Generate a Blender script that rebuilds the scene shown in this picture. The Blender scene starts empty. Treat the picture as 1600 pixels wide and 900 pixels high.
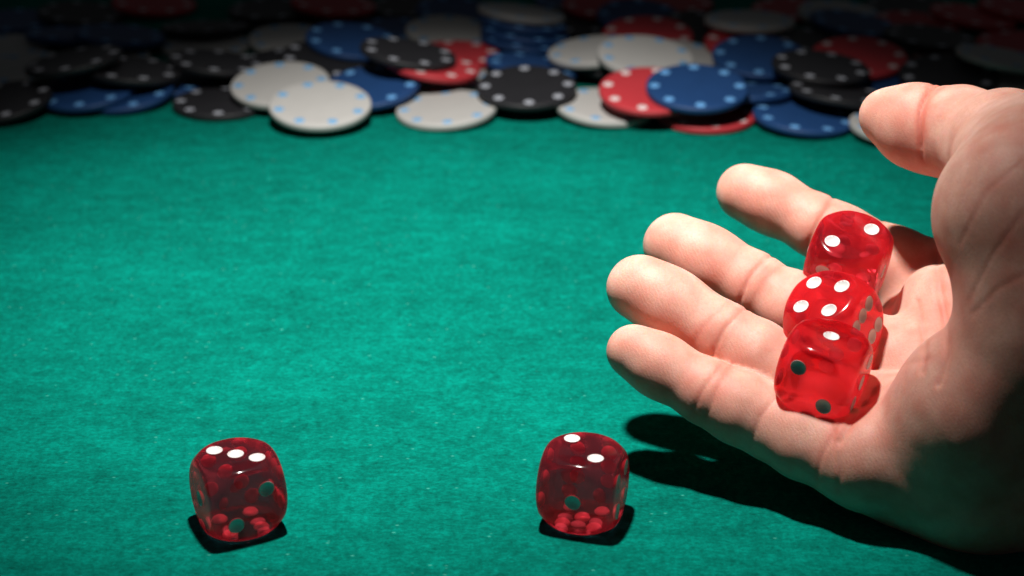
import bpy, bmesh, math, random
import numpy as np
from mathutils import Matrix, Vector, noise as mnoise

random.seed(7)
rng = np.random.default_rng(7)
R = math.radians
SC = bpy.context.scene
COL = SC.collection
MM = 0.001

# ------------------------------------------------------------------ camera
PITCH = R(23.7)
CAM_H = 0.224
FPX = 2800.0                       # focal length in pixels of a 1600 px wide frame
cam_d = bpy.data.cameras.new('camera')
cam = bpy.data.objects.new('camera', cam_d)
COL.objects.link(cam)
cam.location = (0, 0, CAM_H)
cam.rotation_euler = (math.pi / 2 - PITCH, 0, 0)
cam_d.sensor_width = 36.0
cam_d.lens = 36.0 * FPX / 1600.0
cam_d.clip_start = 0.01
cam_d.clip_end = 50
cam_d.dof.use_dof = True
cam_d.dof.focus_distance = 0.445
cam_d.dof.aperture_fstop = 14.0
SC.camera = cam

# ------------------------------------------------------------------ world + lamp
w = bpy.data.worlds.new('World')
SC.world = w
w.use_nodes = True
bg = w.node_tree.nodes['Background']
bg.inputs['Color'].default_value = (0.9, 0.95, 1.0, 1)
bg.inputs['Strength'].default_value = 0.02

ld = bpy.data.lights.new('table_spot', 'SPOT')
ld.energy = 25.0
ld.color = (1.0, 0.96, 0.91)
ld.spot_size = R(58)
ld.spot_blend = 1.0
ld.shadow_soft_size = 0.014
lamp = bpy.data.objects.new('table_spot', ld)
COL.objects.link(lamp)
LAMP_POS = Vector((-0.034, 0.425, 0.48))
LAMP_AIM = Vector((-0.014, 0.508, 0.0))
lamp.location = LAMP_POS
lamp.rotation_euler = (LAMP_AIM - LAMP_POS).to_track_quat('-Z', 'Y').to_euler()

SC.view_settings.view_transform = 'Standard'
SC.view_settings.look = 'None'
SC.view_settings.exposure = 0.0
SC.view_settings.gamma = 1.0
SC.render.engine = 'CYCLES'
SC.cycles.use_denoising = True
SC.cycles.max_bounces = 16
SC.cycles.transmission_bounces = 14
SC.cycles.transparent_max_bounces = 24
SC.cycles.sample_clamp_indirect = 4.0
SC.cycles.caustics_refractive = True
SC.cycles.caustics_reflective = False
SC.cycles.blur_glossy = 0.3

# ------------------------------------------------------------------ projection helpers
FWD = Vector((0, math.cos(PITCH), -math.sin(PITCH)))
UPV = Vector((0, math.sin(PITCH), math.cos(PITCH)))
CAMP = Vector((0, 0, CAM_H))


def at_depth(px, py, d_mm):
    """point in the place seen at a pixel, at a depth in mm along the view axis"""
    d = d_mm * MM
    return CAMP + FWD * d + Vector((1, 0, 0)) * ((px - 800) * d / FPX) + UPV * ((450 - py) * d / FPX)


def at_height(px, py, z):
    ray = FWD + Vector((1, 0, 0)) * ((px - 800) / FPX) + UPV * ((450 - py) / FPX)
    t = (z - CAM_H) / ray.z
    return CAMP + ray * t


# ------------------------------------------------------------------ materials
def mat(name):
    m = bpy.data.materials.new(name)
    m.use_nodes = True
    nt = m.node_tree
    return m, nt, nt.nodes['Principled BSDF'], nt.nodes['Material Output']


def N(nt, kind, **kw):
    n = nt.nodes.new(kind)
    for k, v in kw.items():
        setattr(n, k, v)
    return n


def ramp(nt, src, stops):
    r = N(nt, 'ShaderNodeValToRGB')
    el = r.color_ramp.elements
    while len(el) < len(stops):
        el.new(0.5)
    for e, (p, c) in zip(el, stops):
        e.position = p
        e.color = c if len(c) == 4 else (*c, 1)
    nt.links.new(src, r.inputs['Fac'])
    return r.outputs['Color']


def coords(nt, scale=(1, 1, 1), rot=(0, 0, 0), out='Object'):
    tc = N(nt, 'ShaderNodeTexCoord')
    mp = N(nt, 'ShaderNodeMapping')
    mp.inputs['Scale'].default_value = scale
    mp.inputs['Rotation'].default_value = rot
    nt.links.new(tc.outputs[out], mp.inputs['Vector'])
    return mp.outputs['Vector']


def noise_tex(nt, vec, scale, detail=4, rough=0.6):
    n = N(nt, 'ShaderNodeTexNoise')
    n.inputs['Scale'].default_value = scale
    n.inputs['Detail'].default_value = detail
    n.inputs['Roughness'].default_value = rough
    nt.links.new(vec, n.inputs['Vector'])
    return n.outputs['Fac']


def mixc(nt, fac, a, b, mode='MIX'):
    m = N(nt, 'ShaderNodeMix', data_type='RGBA', blend_type=mode)
    for s, v in ((m.inputs['Factor'], fac), (m.inputs['A'], a), (m.inputs['B'], b)):
        if hasattr(v, 'is_linked'):
            nt.links.new(v, s)
        else:
            s.default_value = v
    return m.outputs['Result']


def math_n(nt, op, a, b=0.0):
    m = N(nt, 'ShaderNodeMath', operation=op)
    for s, v in ((m.inputs[0], a), (m.inputs[1], b)):
        if hasattr(v, 'is_linked'):
            nt.links.new(v, s)
        else:
            s.default_value = v
    return m.outputs[0]


def bump(nt, bsdf, h, strength, dist):
    b = N(nt, 'ShaderNodeBump')
    b.inputs['Strength'].default_value = strength
    b.inputs['Distance'].default_value = dist
    nt.links.new(h, b.inputs['Height'])
    nt.links.new(b.outputs['Normal'], bsdf.inputs['Normal'])


# green felt
m_felt, nt, bs, _ = mat('green_felt')
v_fib = coords(nt, (0.62, 1.0, 1.0), (0, 0, R(5)))
v_fib2 = coords(nt, (1.0, 0.5, 1.0), (0, 0, R(-24)))
n_f = noise_tex(nt, v_fib, 900, 8, 0.8)
n_f2 = noise_tex(nt, v_fib2, 500, 8, 0.8)
n_m = noise_tex(nt, v_fib, 170, 6, 0.75)
n_l = noise_tex(nt, v_fib, 22, 4, 0.6)
s = math_n(nt, 'ADD', math_n(nt, 'MULTIPLY', n_f, 0.40), math_n(nt, 'MULTIPLY', n_f2, 0.22))
s = math_n(nt, 'ADD', s, math_n(nt, 'MULTIPLY', n_m, 0.26))
s = math_n(nt, 'ADD', s, math_n(nt, 'MULTIPLY', n_l, 0.12))
c = ramp(nt, s, [(0.40, (0.000, 0.062, 0.046)), (0.50, (0.000, 0.140, 0.104)), (0.61, (0.000, 0.262, 0.200))])
# stray pale fibres
spk = N(nt, 'ShaderNodeTexVoronoi', feature='F1')
spk.inputs['Scale'].default_value = 430
nt.links.new(v_fib, spk.inputs['Vector'])
spk_m = ramp(nt, spk.outputs['Distance'], [(0.06, (1, 1, 1)), (0.16, (0, 0, 0))])
wn = N(nt, 'ShaderNodeSeparateColor')
nt.links.new(spk.outputs['Color'], wn.inputs['Color'])
spk_sel = math_n(nt, 'GREATER_THAN', wn.outputs[0], 0.78)
spk_f = math_n(nt, 'MULTIPLY', math_n(nt, 'MULTIPLY', spk_m, spk_sel), 0.38)
c = mixc(nt, spk_f, c, (0.10, 0.50, 0.40, 1))
nt.links.new(c, bs.inputs['Base Color'])
bs.inputs['Roughness'].default_value = 0.95
bs.inputs['Specular IOR Level'].default_value = 0.03
bs.inputs['Sheen Weight'].default_value = 0.03
bs.inputs['Sheen Tint'].default_value = (0.2, 0.9, 0.7, 1)
bump(nt, bs, s, 0.7, 0.0012)


# translucent red die
def die_mat():
    m, nt, bs, out = mat('translucent_red_plastic')
    bs.inputs['Base Color'].default_value = (0.97, 0.095, 0.145, 1)
    bs.inputs['Transmission Weight'].default_value = 1.0
    bs.inputs['IOR'].default_value = 1.47
    v = coords(nt)
    n = noise_tex(nt, v, 300, 4, 0.6)
    r = N(nt, 'ShaderNodeMapRange')
    r.inputs['From Min'].default_value = 0.35
    r.inputs['From Max'].default_value = 0.75
    r.inputs['To Min'].default_value = 0.09
    r.inputs['To Max'].default_value = 0.17
    nt.links.new(n, r.inputs['Value'])
    nt.links.new(r.outputs[0], bs.inputs['Roughness'])
    bs.inputs['Coat Weight'].default_value = 0.0
    bs.inputs['Coat Roughness'].default_value = 0.06
    tr = N(nt, 'ShaderNodeBsdfTransparent')
    tr.inputs['Color'].default_value = (1.0, 0.19, 0.24, 1)
    mx = N(nt, 'ShaderNodeMixShader')
    mx.inputs[0].default_value = 0.50
    nt.links.new(bs.outputs[0], mx.inputs[1])
    nt.links.new(tr.outputs[0], mx.inputs[2])
    # a little cloudiness in the plastic
    tl = N(nt, 'ShaderNodeBsdfTranslucent')
    tl.inputs['Color'].default_value = (1.0, 0.06, 0.11, 1)
    df = N(nt, 'ShaderNodeBsdfDiffuse')
    df.inputs['Color'].default_value = (0.95, 0.06, 0.11, 1)
    m2 = N(nt, 'ShaderNodeMixShader')
    m2.inputs[0].default_value = 0.22
    nt.links.new(tl.outputs[0], m2.inputs[1])
    nt.links.new(df.outputs[0], m2.inputs[2])
    m3 = N(nt, 'ShaderNodeMixShader')
    m3.inputs[0].default_value = 0.14
    nt.links.new(mx.outputs[0], m3.inputs[1])
    nt.links.new(m2.outputs[0], m3.inputs[2])
    nt.links.new(m3.outputs[0], out.inputs['Surface'])
    return m


m_die = die_mat()
m_pip, nt, bs, _ = mat('white_pip_paint')
bs.inputs['Base Color'].default_value = (0.64, 0.63, 0.62, 1)
bs.inputs['Roughness'].default_value = 0.35


def chip_mat(name, col, var):
    m, nt, bs, _ = mat(name)
    v = coords(nt)
    oi = N(nt, 'ShaderNodeObjectInfo')
    n = noise_tex(nt, v, 140, 5, 0.65)
    cc = mixc(nt, n, (*[x * (1 - var) for x in col], 1), (*[min(0.9, x * (1 + var)) for x in col], 1))
    cc = mixc(nt, math_n(nt, 'MULTIPLY', oi.outputs['Random'], 0.3), cc, (*[x * 0.6 for x in col], 1))
    nt.links.new(cc, bs.inputs['Base Color'])
    bs.inputs['Roughness'].default_value = 0.5
    bs.inputs['Specular IOR Level'].default_value = 0.35
    n2 = noise_tex(nt, v, 2500, 2, 0.5)
    bump(nt, bs, n2, 0.15, 0.0003)
    return m


CHIP_M = {
    'black': chip_mat('black_chip_clay', (0.017, 0.017, 0.020), 0.25),
    'blue': chip_mat('blue_chip_clay', (0.012, 0.052, 0.165), 0.18),
    'red': chip_mat('red_chip_clay', (0.46, 0.035, 0.045), 0.15),
    'white': chip_mat('white_chip_clay', (0.43, 0.425, 0.41), 0.06),
}
SPOT_M = {
    'black': chip_mat('pale_spot', (0.36, 0.38, 0.43), 0.1),
    'blue': chip_mat('light_blue_spot', (0.14, 0.38, 0.74), 0.1),
    'red': chip_mat('pink_white_spot', (0.72, 0.60, 0.60), 0.1),
    'white': chip_mat('sky_blue_spot', (0.14, 0.36, 0.62), 0.1),
}


# skin
def skin_mat():
    m, nt, bs, _ = mat('skin')
    v = coords(nt)
    at = N(nt, 'ShaderNodeAttribute', attribute_name='flush')
    n1 = noise_tex(nt, v, 110, 5, 0.6)
    n2 = noise_tex(nt, v, 420, 4, 0.6)
    n1 = ramp(nt, n1, [(.36, (0, 0, 0)), (.64, (1, 1, 1))])
    base = mixc(nt, n1, (0.60, 0.315, 0.245, 1), (0.745, 0.45, 0.365, 1))
    base = mixc(nt, math_n(nt, 'MULTIPLY', n2, 0.35), base, (0.72, 0.36, 0.28, 1))
    n4 = noise_tex(nt, v, 1500, 3, 0.7)
    base = mixc(nt, math_n(nt, 'MULTIPLY', ramp(nt, n4, [(.45, (0, 0, 0)), (.7, (1, 1, 1))]), 0.35), base, (0.58, 0.27, 0.20, 1))
    base = mixc(nt, at.outputs['Fac'], base, (0.60, 0.185, 0.135, 1))
    nt.links.new(base, bs.inputs['Base Color'])
    bs.inputs['Subsurface Weight'].default_value = 1.0
    bs.inputs['Subsurface Radius'].default_value = (1.0, 0.32, 0.18)
    bs.inputs['Subsurface Scale'].default_value = 0.0014
    bs.inputs['Roughness'].default_value = 0.55
    bs.inputs['Specular IOR Level'].default_value = 0.28
    # skin lines: cells + fine noise
    vo = N(nt, 'ShaderNodeTexVoronoi', feature='DISTANCE_TO_EDGE')
    vo.inputs['Scale'].default_value = 1150
    nv = coords(nt, (1, 0.6, 1), (0.3, 0.2, R(30)))
    nt.links.new(nv, vo.inputs['Vector'])
    cells = ramp(nt, vo.outputs['Distance'], [(0.0, (0, 0, 0)), (0.12, (1, 1, 1))])
    n3 = noise_tex(nt, v, 1800, 4, 0.6)
    ln = N(nt, 'ShaderNodeTexWave', wave_type='BANDS', bands_direction='X')
    ln.inputs['Scale'].default_value = 330
    ln.inputs['Distortion'].default_value = 9
    ln.inputs['Detail'].default_value = 3
    nt.links.new(coords(nt, (1, 1, 1), (0.2, 0.5, R(20))), ln.inputs['Vector'])
    h = math_n(nt, 'ADD', math_n(nt, 'MULTIPLY', cells, 0.30), math_n(nt, 'MULTIPLY', n3, 0.5))
    h = math_n(nt, 'ADD', h, math_n(nt, 'MULTIPLY', ln.outputs['Fac'], 0.25))
    h = math_n(nt, 'ADD', h, math_n(nt, 'MULTIPLY', n2, 0.8))
    bump(nt, bs, h, 0.28, 0.00020)
    return m


m_skin = skin_mat()


# ------------------------------------------------------------------ object helpers
def link(name, me, parent=None, material=None):
    o = bpy.data.objects.new(name, me)
    COL.objects.link(o)
    if parent:
        o.parent = parent
    if material is not None and not me.materials:
        me.materials.append(material)
    return o


def tag(o, label, cat, group=None):
    o['label'] = label
    o['category'] = cat
    if group:
        o['group'] = group


def smooth(me):
    me.polygons.foreach_set('use_smooth', np.ones(len(me.polygons), dtype=bool))


# ------------------------------------------------------------------ table
bm = bmesh.new()
nx, ny = 40, 40
gv = [[bm.verts.new((-1.5 + 3 * i / nx, -1.0 + 3.4 * j / ny, 0)) for i in range(nx + 1)] for j in range(ny + 1)]
for j in range(ny):
    for i in range(nx):
        bm.faces.new((gv[j][i], gv[j][i + 1], gv[j + 1][i + 1], gv[j + 1][i]))
me = bpy.data.meshes.new('table_felt')
bm.to_mesh(me)
bm.free()
felt = link('table_surface', me, None, m_felt)
felt['kind'] = 'structure'
felt['label'] = 'flat green felt of the gaming table'

# ------------------------------------------------------------------ poker chips
CR, CT = 20.0 * MM, 2.8 * MM


def lathe(profile, seg=64):
    bm = bmesh.new()
    rings = []
    for r, z in profile:
        if r < 1e-9:
            rings.append([bm.verts.new((0, 0, z))])
        else:
            rings.append([bm.verts.new((r * math.cos(2 * math.pi * k / seg), r * math.sin(2 * math.pi * k / seg), z)) for k in range(seg)])
    for a, b in zip(rings, rings[1:]):
        for k in range(seg):
            k2 = (k + 1) % seg
            if len(a) == 1:
                bm.faces.new((a[0], b[k], b[k2]))
            elif len(b) == 1:
                bm.faces.new((a[k], b[0], a[k2]))
            else:
                bm.faces.new((a[k], b[k], b[k2], a[k2]))
    bmesh.ops.recalc_face_normals(bm, faces=bm.faces)
    me = bpy.data.meshes.new('lathe')
    bm.to_mesh(me)
    bm.free()
    smooth(me)
    return me


chip_prof = [(0, 0), (18.9, 0), (19.5, .12), (19.88, .5), (20.0, 1.0), (20.0, 2.3), (19.88, 2.8), (19.5, 3.18), (18.9, 3.3),
             (14.1, 3.3), (13.8, 3.26), (13.5, 3.18), (13.0, 3.16), (0, 3.16)]
chip_prof = [(r * MM, z * CT / 3.3) for r, z in chip_prof]
spot_prof = [(2.0, -.3), (2.0, .03), (1.85, .075), (0, .08)]
spot_prof = [(r * MM, z * MM) for r, z in spot_prof]
CHIP_ME, SPOT_ME = {}, {}
for k in CHIP_M:
    CHIP_ME[k] = lathe(chip_prof)
    CHIP_ME[k].name = k + '_chip'
    CHIP_ME[k].materials.append(CHIP_M[k])
    SPOT_ME[k] = lathe(spot_prof, 16)
    SPOT_ME[k].name = k + '_chip_spot'
    SPOT_ME[k].materials.append(SPOT_M[k])

# colour, pixel of the top face centre, label; listed from the bottom of the heap up
CHIPS = [
    ('black', 823, 146, 'lower black chip of the front pair, under another black chip'),
    ('red', 1103, 176, 'red chip on the felt under the front blue chip'),
    ('white', 945, 163, 'white front chip half covered by a bright red one'),
    ('white', 698, 167, 'white chip lying flat and alone at the middle of the front row'),
    ('blue', 1256, 179, 'blue chip nearest the thumb, lying at the front on the felt'),
    ('white', 1408, 196, 'white chip almost wholly hidden behind the tip of the thumb'),
    ('blue', 258, 124, 'blue chip mostly hidden behind the black chip of the front row on the left'),
    ('blue', 195, 140, 'blue front chip tucked under another blue chip on the left'),
    ('blue', 136, 137, 'blue front chip lying on another blue chip, right of the leftmost black chip'),
    ('black', 4, 155, 'black front chip cut by the left edge of the picture'),
    ('black', 347, 154, 'black front chip left of the overlapping white chips'),
    # bottom layer, front row
    # far row at the very top of the picture
    ('blue', 20, 30, 'dim navy chip at the far left, behind the big white chips'),
    ('black', 126, 18, 'dark black chip at the far left, behind the two navy chips'),
    ('red', 240, 2, 'dark red chip at the far edge, left of the centre and behind black chips'),
    ('black', 455, 33, 'black chip resting on a white chip, in front of the far black one'),
    ('black', 640, 8, 'dark black chip at the far edge, right of the far red chip'),
    ('blue', 715, 15, 'navy chip at the far edge, left of the white topped stack'),
    ('blue', 900, 0, 'navy chip at the far edge, right of the white topped stack'),
    ('black', 905, 28, 'black chip just right of the white topped stack'),
    ('red', 945, 3, 'small sliver of a red chip at the far edge, right of the stack'),
    ('blue', 1000, 24, 'navy chip mostly hidden beneath the far red chip at the centre right'),
    ('black', 1100, 42, 'black chip between the far red chip and the flat white chip'),
    ('red', 1240, 12, 'dim red chip at the far edge, right of the flat white chip'),
    ('white', 1313, 20, 'pale chip peeking out behind the dark blue chip at the far right'),
    ('black', 1415, 8, 'black chip at the far edge, right of the dark blue chip'),
    ('red', 1430, 38, 'thin red strip of a chip behind the black chip above the thumb'),
    # bottom layer, middle rows
    ('white', 322, 68, 'white chip lying under a black chip in the far left part'),
    ('white', 458, 60, 'white chip lying under two black chips, left of the centre'),
    ('white', 162, 88, 'white chip under a black chip, behind the overlapping blue chips'),
    ('black', 206, 106, 'black chip in front of the half covered white chip on the left'),
    ('white', 38, 104, 'lower of the two big white chips at the left edge'),
    ('white', 6, 72, 'upper of the two big white chips at the left edge'),
    ('blue', 610, 42, 'navy chip behind another blue chip, just left of the pale white chip'),
    ('white', 702, 47, 'pale white chip left of the white topped stack'),
    ('white', 695, 119, 'white chip peeking out under the bright red chip'),
    ('red', 708, 84, 'red chip lying under the bright red chip, to its right'),
    ('blue', 820, 62, 'lowest blue chip of the white topped stack'),
    ('blue', 831, 100, 'blue chip directly behind the black chip of the front row'),
    ('black', 960, 100, 'black chip under the white pair, left of the bright front red chip'),
    ('red', 1012, 52, 'red chip lying behind the pair of white chips'),
    ('white', 1068, 90, 'white chip half covered by the right one of the white pair'),
    ('white', 930, 76, 'left chip of the pair of overlapping white chips'),
    ('red', 1171, 42, 'red chip directly under the flat white chip at the far right'),
    ('red', 1172, 70, 'red chip peeking out behind a blue chip, below the flat white chip'),
    ('black', 1280, 66, 'black chip mostly covered, below the dark blue chip at the far right'),
    ('white', 1457, 90, 'white chip showing under a black chip above the thumb'),
    ('red', 1500, 95, 'red chip glimpsed under the large white chip at the right edge'),
    ('blue', 1400, 120, 'blue chip just above the tip of the thumb'),
    ('white', 1600, 132, 'pale chip at the right edge, just above the ball of the thumb'),
    # second layer
    ('red', 531, 110, 'red chip showing only a sliver between the white and blue front chips'),
    ('black', 430, 98, 'black chip half hidden behind two overlapping white chips'),
    ('black', 337, 94, 'black chip in the second row, behind the front black and white chips'),
    ('black', 512, 90, 'black chip in the second row, under a blue chip and behind the front white pair'),
    ('blue', 580, 137, 'blue chip right of the overlapping white chips of the front row'),
    ('white', 438, 128, 'rear chip of the two overlapping white chips in the front row'),
    ('white', 500, 160, 'nearest white chip, leaning on the white chip behind it'),
    ('black', 116, 91, 'black chip lying across the white chips on the left'),
    ('blue', 110, 50, 'left one of two overlapping navy chips at the far left'),
    ('blue', 187, 52, 'right one of two overlapping navy chips at the far left'),
    ('black', 423, 12, 'black chip at the far edge, right of the dark red chip at the far left'),
    ('red', 520, 3, 'red chip at the far edge, left of the centre between two black ones'),
    ('black', 320, 40, 'black chip resting on a white chip in the far left part of the heap'),
    ('red', 673, 98, 'bright red chip behind the lone white chip of the front row'),
    ('blue', 549, 60, 'blue chip in the third row, half under a black chip, left of the centre'),
    ('black', 637, 79, 'black chip resting on the bright red chip'),
    ('blue', 820, 49, 'middle blue chip of the white topped stack'),
    ('blue', 817, 33, 'upper blue chip right beneath the white top of the stack'),
    ('white', 814, 17, 'white chip on top of the stack of blue chips'),
    ('white', 1008, 84, 'right chip of the pair of overlapping white chips'),
    ('red', 1050, 2, 'red chip at the far edge, right of the centre'),
    ('black', 823, 132, 'black chip on top of the front pair, right of the lone white chip'),
    ('red', 1015, 138, 'bright red front chip leaning on a white one beside the blue chip'),
    ('blue', 1165, 140, 'blue chip tucked under the right side of the front blue chip'),
    ('blue', 1089, 133, 'blue front chip lying on top of two red chips'),
    ('blue', 1187, 87, 'blue chip in the second row, below the flat white chip'),
    ('white', 1171, 29, 'flat white chip on a red chip at the far right of the centre'),
    ('blue', 1333, 34, 'dark blue chip with a pale chip behind it, far right'),
    ('black', 1310, 142, 'black chip just left of the tip of the thumb'),
    ('red', 1343, 85, 'red chip behind the black chips above the tip of the thumb'),
    ('black', 1282, 101, 'black chip lying on another black chip in front of a red chip'),
    ('black', 1482, 113, 'black chip directly above the thumb, under a white chip'),
    ('black', 1453, 55, 'black chip lying on a white chip above the thumb'),
    ('white', 1568, 88, 'large white chip at the right edge, above the ball of the thumb'),
    ('red', 1520, 22, 'dark red chip at the far right, above the large white chip'),
    ('red', 1595, 12, 'dark red chip in the far right corner'),
    ('red', 1596, 62, 'dark red chip lying on the large white chip at the right edge'),
]

HG = 0.0005
HX0, HY0 = -0.34, 0.60
HNX, HNY = 1360, 760
hmap = np.zeros((HNY, HNX), dtype=np.float32)
hxs = HX0 + np.arange(HNX) * HG
hys = HY0 + np.arange(HNY) * HG


def disc_window(cx, cy, r):
    i0 = max(0, int((cx - r - HX0) / HG)); i1 = min(HNX, int((cx + r - HX0) / HG) + 2)
    j0 = max(0, int((cy - r - HY0) / HG)); j1 = min(HNY, int((cy + r - HY0) / HG) + 2)
    gx, gy = np.meshgrid(hxs[i0:i1] - cx, hys[j0:j1] - cy)
    return i0, i1, j0, j1, gx, gy


def settle(cx, cy):
    """lowest resting plane of a chip whose centre is over cx, cy: z = c + a x + b y"""
    i0, i1, j0, j1, gx, gy = disc_window(cx, cy, CR)
    m = (gx ** 2 + gy ** 2) <= CR ** 2
    h = hmap[j0:j1, i0:i1]
    sub = np.zeros_like(m)
    sub[::3, ::3] = True
    rim = (gx ** 2 + gy ** 2) >= (CR - 1.2 * HG) ** 2
    sel = m & (sub | rim)
    P = np.stack([gx[sel], gy[sel], h[sel]], 1)
    if P[:, 2].max() - P[:, 2].min() < 1e-5:
        return float(P[:, 2].max()), 0.0, 0.0
    bm = bmesh.new()
    for x, y, z in P:
        bm.verts.new((x, y, z))
    bm.verts.new((0, 0, -0.05))
    res = bmesh.ops.convex_hull(bm, input=bm.verts)
    best = None
    for f in bm.faces:
        n = f.normal
        vs = [v.co for v in f.verts]
        if abs(n.z) < 1e-6:
            continue
        ok = True
        sg = 0
        for k in range(len(vs)):
            a, b = vs[k], vs[(k + 1) % len(vs)]
            cr = a.x * b.y - a.y * b.x
            if abs(cr) < 1e-12:
                continue
            if sg == 0:
                sg = math.copysign(1, cr)
            elif math.copysign(1, cr) != sg:
                ok = False
                break
        if ok:
            c0 = n.dot(vs[0]) / n.z
            if best is None or c0 > best[0]:
                best = (c0, -n.x / n.z, -n.y / n.z)
    bm.free()
    if best is None:
        return float(P[:, 2].max()), 0.0, 0.0
    sl = math.hypot(best[1], best[2])
    if sl > 0.16:                       # too steep to stay: rest it flatter, on the highest point
        a, b = best[1] * 0.16 / sl, best[2] * 0.16 / sl
        return float((P[:, 2] - a * P[:, 0] - b * P[:, 1]).max()), a, b
    return best


def put_chip(kind, px, py, label):
    def gap(z):
        q = at_height(px, py, z)
        return settle(q.x, q.y)[0] + CT - z
    lo = z = CT
    while gap(z) > 1e-5 and z < 0.05:
        lo, z = z, z + 0.0015
    for _ in range(5):
        md = (lo + z) / 2
        if gap(md) > 0:
            lo = md
        else:
            z = md
    g0, g1 = abs(gap(lo)), abs(gap(z))
    if g0 < g1:
        z = lo
    p = at_height(px, py, z)
    c0, a, b = settle(p.x, p.y)
    if min(g0, g1) > 0.001:
        print('CHIP', kind, px, py, 'off by mm', round(min(g0, g1) * 1000, 2), 'z', round(z * 1000, 1))
    nrm = Vector((-a, -b, 1)).normalized()
    q = Vector((0, 0, 1)).rotation_difference(nrm).to_matrix().to_4x4()
    o = link('poker_chip', CHIP_ME[kind])
    yaw = random.uniform(0, math.pi / 4)
    o.matrix_world = Matrix.Translation((p.x, p.y, c0 + 0.00005)) @ q @ Matrix.Rotation(yaw, 4, 'Z')
    tag(o, label, 'poker chip', 'poker chips heaped at the back of the table')
    for k in range(8):
        an = math.pi / 4 * k
        s = link('spot', SPOT_ME[kind], o)
        s.location = (16.6 * MM * math.cos(an), 16.6 * MM * math.sin(an), CT)
    i0, i1, j0, j1, gx, gy = disc_window(p.x, p.y, CR)
    m = (gx ** 2 + gy ** 2) <= CR ** 2
    top = c0 + a * gx + b * gy + CT / nrm.z + 0.0001
    hw = hmap[j0:j1, i0:i1]
    hw[m] = np.maximum(hw[m], top[m])


for args in CHIPS:
    put_chip(*args)

# ------------------------------------------------------------------ dice
DH = 9.5            # half size, mm
PIP_R, PIP_DEP, PIP_OFF = 1.9, 0.80, 3.9
FACES = {           # local normal, u, v
    1: ((0, -1, 0), (1, 0, 0), (0, 0, 1)), 6: ((0, 1, 0), (1, 0, 0), (0, 0, 1)),
    2: ((0, 0, 1), (1, 0, 0), (0, 1, 0)), 5: ((0, 0, -1), (1, 0, 0), (0, 1, 0)),
    4: ((1, 0, 0), (0, 1, 0), (0, 0, 1)), 3: ((-1, 0, 0), (0, 1, 0), (0, 0, 1)),
}
LAY = {1: [(0, 0)], 2: [(-1, 1), (1, -1)], 3: [(-1, -1), (0, 0), (1, 1)],
       4: [(-1, -1), (1, -1), (-1, 1), (1, 1)], 5: [(-1, -1), (1, -1), (-1, 1), (1, 1), (0, 0)],
       6: [(-1, -1), (-1, 0), (-1, 1), (1, -1), (1, 0), (1, 1)]}


def die_sdf(P):
    q = np.abs(P) - (DH - 1.3)
    box = np.linalg.norm(np.maximum(q, 0), axis=1) + np.minimum(q.max(axis=1), 0) - 1.3
    sph = np.linalg.norm(P, axis=1) - 12.75
    k = 0.9
    h = np.maximum(k - np.abs(box - sph), 0) / k
    return np.maximum(box, sph) + h * h * k * 0.25


def die_mesh():
    n = 56
    t = np.tan(np.linspace(-1, 1, n + 1) * math.pi / 4)
    verts, quads = [], []
    idx = {}
    for (nn, u, v) in FACES.values():
        nn, u, v = (np.array(x, float) for x in (nn, u, v))
        flip = np.dot(np.cross(u, v), nn) < 0
        ids = np.zeros((n + 1, n + 1), int)
        for i in range(n + 1):
            for j in range(n + 1):
                p = nn + u * t[i] + v * t[j]
                key = tuple(np.round(p / np.abs(p).max(), 6))
                if key not in idx:
                    idx[key] = len(verts)
                    verts.append(p / np.linalg.norm(p))
                ids[i, j] = idx[key]
        for i in range(n):
            for j in range(n):
                q = [ids[i, j], ids[i + 1, j], ids[i + 1, j + 1], ids[i, j + 1]]
                quads.append(q[::-1] if flip else q)
    D = np.array(verts)
    lo, hi = np.full(len(D), 5.0), np.full(len(D), 17.0)
    for _ in range(40):
        mid = (lo + hi) / 2
        s = die_sdf(D * mid[:, None])
        lo = np.where(s < 0, mid, lo)
        hi = np.where(s < 0, hi, mid)
    P = D * lo[:, None]
    for f, (nn, u, v) in FACES.items():
        nn, u, v = (np.array(x, float) for x in (nn, u, v))
        on = (P @ nn) > DH - 1.2
        for (a, b) in LAY[f]:
            r = np.hypot(P @ u - a * PIP_OFF, P @ v - b * PIP_OFF)
            dep = PIP_DEP * np.clip(1 - (r / (PIP_R - 0.1)) ** 2, 0, 1)
            P -= np.where(on, dep, 0)[:, None] * nn
    me = bpy.data.meshes.new('die_body')
    me.from_pydata((P * MM).tolist(), [], quads)
    me.update()
    smooth(me)
    me.materials.append(m_die)
    return me


def pip_mesh():
    prof = [(0, -PIP_DEP + .05)]
    for k in range(1, 7):
        r = PIP_R * k / 6
        prof.append((r, -PIP_DEP * max(0, 1 - (r / (PIP_R - .05)) ** 2) + .05))
    prof += [(PIP_R + .03, .01), (PIP_R + .02, -.2)]
    for k in range(5, -1, -1):
        r = PIP_R * k / 6
        prof.append((r, -.15 - .95 * math.sqrt(1 - (k / 6) ** 2)))
    me = lathe([(r * MM, z * MM) for r, z in prof], 32)
    me.name = 'pip'
    me.materials.append(m_pip)
    return me


DIE_ME, PIP_ME = die_mesh(), pip_mesh()


def make_die(mw, label, group):
    o = link('die', DIE_ME)
    o.matrix_world = mw
    tag(o, label, 'die', group)
    for f, (nn, u, v) in FACES.items():
        nn, u, v = (Vector(x) for x in (nn, u, v))
        q = Vector((0, 0, 1)).rotation_difference(nn).to_matrix().to_4x4()
        for (a, b) in LAY[f]:
            p = link('pip', PIP_ME, o)
            p.matrix_local = Matrix.Translation((nn * DH + u * a * PIP_OFF + v * b * PIP_OFF) * MM) @ q
    return o


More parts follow.
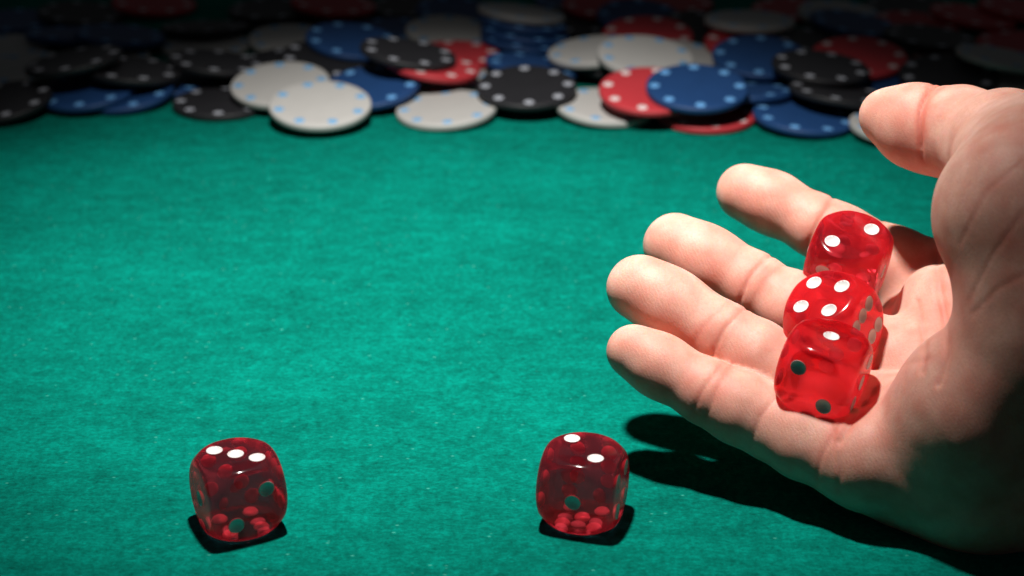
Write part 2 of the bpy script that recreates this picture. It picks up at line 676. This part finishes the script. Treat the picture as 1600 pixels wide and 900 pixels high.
def basis(ex, ey, ez):
    return Matrix((ex, ey, ez)).transposed().to_4x4()


R_LEFT = basis((0, 0, -1), (1, 0, 0), (0, -1, 0))
R_RIGHT = Matrix.Identity(4)
R_LOW = basis((-1, 0, 0), (0, 0, -1), (0, -1, 0))
R_MID = basis((0, 0, 1), (1, 0, 0), (0, 1, 0))
RZ = lambda a: Matrix.Rotation(R(a), 4, 'Z')
RX = lambda a: Matrix.Rotation(R(a), 4, 'X')
RY = lambda a: Matrix.Rotation(R(a), 4, 'Y')

R_TOP = RZ(90)
GD = 'translucent red dice'
p = at_height(372, 764, DH * MM)
make_die(Matrix.Translation(p) @ RZ(27) @ R_LEFT, 'red translucent die on the felt at left, three pips on top', GD)
p = at_height(911, 755, DH * MM)
make_die(Matrix.Translation(p) @ RZ(-17) @ R_RIGHT, 'red translucent die on the felt below the fingers, two pips on top', GD)
make_die(Matrix.Translation(at_depth(1287, 578, 428)) @ RZ(-27) @ RY(8) @ RX(2) @ R_LOW,
         'lowest red die in the hand, one pip on its top', GD)
make_die(Matrix.Translation(at_depth(1302, 502, 444)) @ RZ(-34) @ RX(30) @ RY(-10) @ R_MID,
         'middle red die in the hand, four pips on its top', GD)
make_die(Matrix.Translation(at_depth(1325, 406, 463)) @ RZ(-28) @ RX(24) @ RY(10) @ R_TOP,
         'uppermost red die in the hand, two pips on its top', GD)

# ------------------------------------------------------------------ hand
# the joints are laid out in the camera's frame (mm), then carried to the place as one mesh
def J(px, py, d, rpx):
    """joint seen at a pixel: x, y, z (mm), radius (mm)"""
    return ((px - 800) * d / FPX, (450 - py) * d / FPX, -d, rpx * d / FPX)


FINGERS = {
    'index': [J(1164, 300, 498, 44), J(1215, 321, 495, 46.5), J(1277, 353, 490, 47), J(1312, 372, 489, 49), J(1352, 394, 488, 50),
              J(1400, 418, 486, 56), J(1480, 440, 478, 66)],
    'middle': [J(1055, 383, 476, 50), J(1112, 412, 473, 52), J(1178, 446, 469, 50.5), J(1235, 478, 465, 52.5), J(1300, 517, 460, 52),
               J(1360, 550, 455, 56), J(1450, 590, 448, 62)],
    'ring': [J(999, 449, 457, 51), J(1056, 481, 455, 53.5), J(1133, 527, 451, 52), J(1180, 556, 448, 54), J(1232, 588, 445, 53),
             J(1300, 622, 441, 57), J(1410, 660, 433, 65)],
    'pinky': [J(990, 549, 445, 42), J(1040, 577, 443, 47), J(1107, 613, 440, 50), J(1158, 638, 438, 54), J(1206, 662, 436, 56),
              J(1262, 687, 432, 61), J(1350, 718, 426, 74)],
    'thumb': [J(1389, 182, 462, 46), J(1428, 197, 459, 62), J(1462, 205, 456, 67), J(1500, 208, 451, 72), J(1570, 235, 439, 86)],
}
# palm side of the fingers: towards the camera and upwards
PALMAR = np.array([0.05, 0.42, 0.90])
PALMAR /= np.linalg.norm(PALMAR)
PALM = [    # round cones
    (J(1350, 718, 427, 72), J(1440, 722, 432, 106)),
    (J(1440, 722, 432, 106), J(1530, 722, 427, 132)),
    (J(1530, 722, 427, 132), J(1660, 690, 424, 150)),
    (J(1528, 640, 414, 116), J(1525, 722, 424, 130)),
    (J(1528, 640, 414, 116), J(1612, 555, 404, 112)),
    (J(1528, 640, 414, 116), J(1448, 706, 424, 92)),
    (J(1612, 555, 404, 112), J(1760, 560, 402, 165)),
    (J(1410, 655, 440, 62), J(1540, 620, 436, 90)),
    (J(1450, 588, 453, 62), J(1560, 560, 446, 90)),
    (J(1470, 480, 466, 62), J(1600, 500, 452, 100)),
    (J(1412, 612, 448, 60), J(1475, 480, 461, 55)),
    (J(1425, 450, 488, 42), J(1410, 540, 472, 45)),
    (J(1640, 300, 412, 142), J(1605, 335, 404, 134)),
    (J(1605, 335, 404, 134), J(1645, 470, 402, 130)),
    (J(1570, 230, 435, 92), J(1640, 290, 416, 150)),
    (J(1645, 470, 402, 130), J(1760, 560, 402, 160)),
    (J(1660, 690, 424, 150), J(1800, 600, 412, 175)),
    (J(1760, 560, 402, 165), J(1980, 570, 400, 175)),
    (J(1800, 620, 412, 160), J(1980, 600, 404, 175)),
    (J(1980, 585, 402, 180), J(2340, 530, 395, 225)),
]


def cone(P, a, b):
    A, B = np.array(a[:3], np.float32), np.array(b[:3], np.float32)
    ab = B - A
    ap = P - A
    t = np.clip(ap @ ab / float(ab @ ab), 0, 1)
    d = ap - t[:, None] * ab
    return np.sqrt((d * d).sum(1)) - (a[3] + t * (b[3] - a[3]))


def smin(a, b, k):
    h = np.maximum(k - np.abs(a - b), 0) / k
    return np.minimum(a, b) - h * h * k * 0.25


def finger_d(P, chain, k=2.5):
    d = None
    for a, b in zip(chain, chain[1:]):
        c = cone(P, a, b)
        d = c if d is None else smin(d, c, k)
    return d


# soft pads on the palm side of each phalanx
PADS = {f: [] for f in FINGERS}
for f, ch in FINGERS.items():
    if f == 'thumb':
        sel = [(0, 1, .9, .10)]
    else:
        sel = [(0, 1, .6, .07), (2, 4, .5, .05), (4, 6, .35, .05)]
    for (i, j, t, k) in sel:
        a, b = np.array(ch[i]), np.array(ch[j])
        c = a + (b - a) * t
        r = c[3]
        PADS[f].append((c[:3] + PALMAR * r * k, r * 0.90))


def field(P, parts=False):
    P = P.astype(np.float32)
    ds = {}
    for f, ch in FINGERS.items():
        d = finger_d(P, ch)
        for c, r in PADS[f]:
            d = smin(d, np.sqrt(((P - c.astype(np.float32)) ** 2).sum(1)) - r, 4.0)
        ds[f] = d
    pd = None
    for a, b in PALM:
        c = cone(P, a, b)
        pd = c if pd is None else smin(pd, c, 7.0)
    fd = smin(smin(ds['index'], ds['middle'], .8), smin(ds['ring'], ds['pinky'], .8), .8)
    d = smin(fd, pd, 5.0)
    d = smin(d, ds['thumb'], 3.0)
    if parts:
        return d, ds, pd
    return d


def surface_nets(f, lo, hi, h):
    nxyz = np.ceil((np.array(hi) - np.array(lo)) / h).astype(int)
    K = 4
    nxyz = ((nxyz + K - 1) // K) * K
    nc = nxyz // K
    ax = [lo[k] + (np.arange(nc[k]) + .5) * K * h - .5 * h for k in range(3)]
    G = np.stack(np.meshgrid(*ax, indexing='ij'), -1).reshape(-1, 3)
    dc = f(G).reshape(nc)
    D = np.repeat(np.repeat(np.repeat(dc, K, 0), K, 1), K, 2).astype(np.float32)
    band = np.abs(D) < K * h * 1.15
    ii = np.argwhere(band)
    pts = np.array(lo) + ii * h
    out = np.empty(len(pts), np.float32)
    for s in range(0, len(pts), 400000):
        out[s:s + 400000] = f(pts[s:s + 400000])
    D[band] = out
    S = D < 0
    nx, ny, nz = D.shape
    c8 = [(a, b, c) for a in (0, 1) for b in (0, 1) for c in (0, 1)]
    cnt = np.zeros((nx - 1, ny - 1, nz - 1), np.int8)
    for a, b, c in c8:
        cnt += S[a:nx - 1 + a, b:ny - 1 + b, c:nz - 1 + c]
    act = (cnt > 0) & (cnt < 8)
    cells = np.argwhere(act)
    vid = -np.ones(act.shape, np.int64)
    vid[act] = np.arange(len(cells))
    acc = np.zeros((len(cells), 3))
    num = np.zeros(len(cells))
    vals = {o: D[cells[:, 0] + o[0], cells[:, 1] + o[1], cells[:, 2] + o[2]] for o in c8}
    for o in c8:
        for k in range(3):
            if o[k] == 0:
                o2 = tuple(1 if q == k else o[q] for q in range(3))
                va, vb = vals[o], vals[o2]
                x = (va < 0) != (vb < 0)
                t = np.where(x, va / np.where(x, va - vb, 1), 0)
                p = np.array(o, float)[None, :] + t[:, None] * (np.array(o2) - np.array(o))[None, :]
                acc[x] += p[x]
                num[x] += 1
    V = np.array(lo) + (cells + acc / num[:, None]) * h
    quads = []
    for k in range(3):
        a1, a2 = (k + 1) % 3, (k + 2) % 3
        sl0 = [slice(0, n - 1) if q == k else slice(1, n - 1) for q, n in enumerate(D.shape)]
        sl1 = [slice(1, n) if q == k else slice(1, n - 1) for q, n in enumerate(D.shape)]
        s0, s1 = S[tuple(sl0)], S[tuple(sl1)]
        e = np.argwhere(s0 != s1)
        ins = s0[tuple(e.T)]
        off = np.array([0 if q == k else 1 for q in range(3)])
        e = e + off
        d1 = np.array([1 if q == a1 else 0 for q in range(3)])
        d2 = np.array([1 if q == a2 else 0 for q in range(3)])
        q4 = [vid[tuple((e - x).T)] for x in (d1 + d2, d2, 0 * d1, d1)]
        Q = np.stack(q4, 1)
        Q[~ins] = Q[~ins][:, ::-1]
        quads.append(Q)
    return V, np.concatenate(quads)


def gradient(f, P, e=0.15):
    g = np.stack([f(P + np.eye(3)[k] * e) - f(P - np.eye(3)[k] * e) for k in range(3)], 1)
    return g / np.maximum(np.linalg.norm(g, axis=1, keepdims=True), 1e-6)


LO, HI = (16, -72, -516), (262, 64, -350)
V, Q = surface_nets(field, LO, HI, 0.75)
for _ in range(2):
    g = gradient(field, V)
    V = V - g * np.clip(field(V), -1, 1)[:, None]
g = gradient(field, V)
dall, ds, pd = field(V, True)
names = list(FINGERS)
fid = np.argmin(np.stack([ds[n] for n in names] + [pd + 1.5], 1), 1)
disp = np.zeros(len(V))
flush = np.zeros(len(V))

# joint creases across the fingers: position along the chain (index + fraction), depth
CREASE = {
    'index': [(2.0, .7, 0), (4.0, .6, 0)],
    'middle': [(2.05, .8, 0), (2.4, .2, .1), (4.0, .6, 0)],
    'ring': [(1.75, .2, .15), (2.12, .8, 0), (4.0, .6, 0)],
    'pinky': [(2.0, .5, .1), (2.3, .35, 0), (4.0, .5, .12), (5.55, .45, .1)],
    'thumb': [(1.75, 1.1, -.25), (2.2, 1.6, -.15), (2.5, .4, 0)],
}
for fi, f in enumerate(names):
    ch = np.array(FINGERS[f])
    on = fid == fi
    nz = g[on] @ PALMAR
    side = np.clip((nz + .1) / .5, 0, 1)
    P = V[on]
    dsp = np.zeros(len(P))
    fl = np.zeros(len(P))
    for (t, dep, skew) in CREASE[f]:
        i = min(int(t), len(ch) - 2)
        c = ch[i, :3] + (ch[i + 1, :3] - ch[i, :3]) * (t - i)
        u = ch[i + 1, :3] - ch[i, :3]
        u = u / np.linalg.norm(u)
        side_v = np.cross(u, PALMAR)
        lat = (P - c) @ side_v
        s = (P - c) @ u + skew * lat + 0.15 * np.sin(lat * 0.6 + t * 3)
        near = ((P - c) ** 2).sum(1) < 16 ** 2
        dep *= .50
        gsn = np.exp(-(s / .5) ** 2) * side * near
        dsp -= dep * gsn
        dsp -= dep * 0.15 * np.exp(-(s / 2.0) ** 2) * side * near
        fl += .30 * np.exp(-(s / 1.3) ** 2) * side * near
    # flushed finger pads
    c = ch[0, :3] + (ch[1, :3] - ch[0, :3]) * .8
    fl += .52 * np.exp(-((P - c) ** 2).sum(1) / 70.0)
    c = ch[2, :3] + (ch[3, :3] - ch[2, :3]) * .8
    fl += .30 * np.exp(-((P - c) ** 2).sum(1) / 60.0)
    disp[on] += dsp
    flush[on] += fl

# palm lines, given where they run across the palm as seen
PX = 800 + V[:, 0] / -V[:, 2] * FPX
PY = 450 - V[:, 1] / -V[:, 2] * FPX
view = -V / np.linalg.norm(V, axis=1, keepdims=True)
facing = np.clip((g * view).sum(1) * 2.0, 0, 1)


def poly_dist(line):
    d = np.full(len(V), 1e9)
    for (x0, y0), (x1, y1) in zip(line, line[1:]):
        L = (x1 - x0) ** 2 + (y1 - y0) ** 2
        t = np.clip(((PX - x0) * (x1 - x0) + (PY - y0) * (y1 - y0)) / L, 0, 1)
        d = np.minimum(d, np.hypot(PX - x0 - t * (x1 - x0), PY - y0 - t * (y1 - y0)))
    return d


LINES = [   # polyline, depth mm, width px, only where depth is nearer than
    ([(1300, 660), (1306, 700), (1312, 742), (1308, 765)], .45, 4, 460),
    ([(1378, 585), (1352, 625), (1330, 660), (1312, 690)], 1.0, 6, 460),
    ([(1432, 470), (1440, 505), (1446, 540), (1440, 580)], 1.3, 4, 480),
    ([(1462, 395), (1470, 460), (1479, 510), (1478, 555), (1466, 600)], 1.4, 5, 480),
    ([(1450, 560), (1410, 570), (1385, 580)], .5, 5, 480),
    ([(1600, 250), (1540, 300), (1500, 380)], .25, 3, 450),
    ([(1600, 330), (1550, 400), (1515, 470)], .30, 3, 450),
    ([(1600, 430), (1560, 450), (1520, 490)], .35, 3, 450),
    ([(1600, 190), (1560, 200), (1515, 230)], .25, 3, 450),
]
for line, dep, wd, dmax in LINES:
    dd = poly_dist(line)
    gs = np.exp(-(dd / wd) ** 2) * facing * (-V[:, 2] < dmax)
    disp -= .55 * dep * gs
    flush += .25 * np.exp(-(dd / (wd * 2)) ** 2) * facing * (-V[:, 2] < dmax)

low = np.array([mnoise.noise(Vector(p * 0.075)) for p in V])
mid = np.array([mnoise.noise(Vector(p * 0.22)) for p in V])
palm_w = np.clip((V[:, 0] - 75) / 20, 0, 1)
disp += low * (0.2 + 0.15 * palm_w) + mid * 0.06
flush += .24 * low + .36 * mid + .16
V = V + g * disp[:, None]

hand_o = at_depth(1480, 600, 430)
Wm = np.array([[1, 0, 0], list(UPV), list(-FWD)])      # camera axes as rows
VW = V * MM @ Wm + np.array(CAMP) - np.array(hand_o)
me = bpy.data.meshes.new('hand')
me.from_pydata(VW.tolist(), [], Q.tolist())
me.update()
smooth(me)
att = me.attributes.new('flush', 'FLOAT', 'POINT')
att.data.foreach_set('value', np.clip(flush, 0, 1).astype(np.float32))
hand = link('hand', me, None, m_skin)
hand.location = hand_o
tag(hand, 'open right hand, palm up, reaching in from the right and holding three red dice', 'hand')
print('hand verts', len(V))
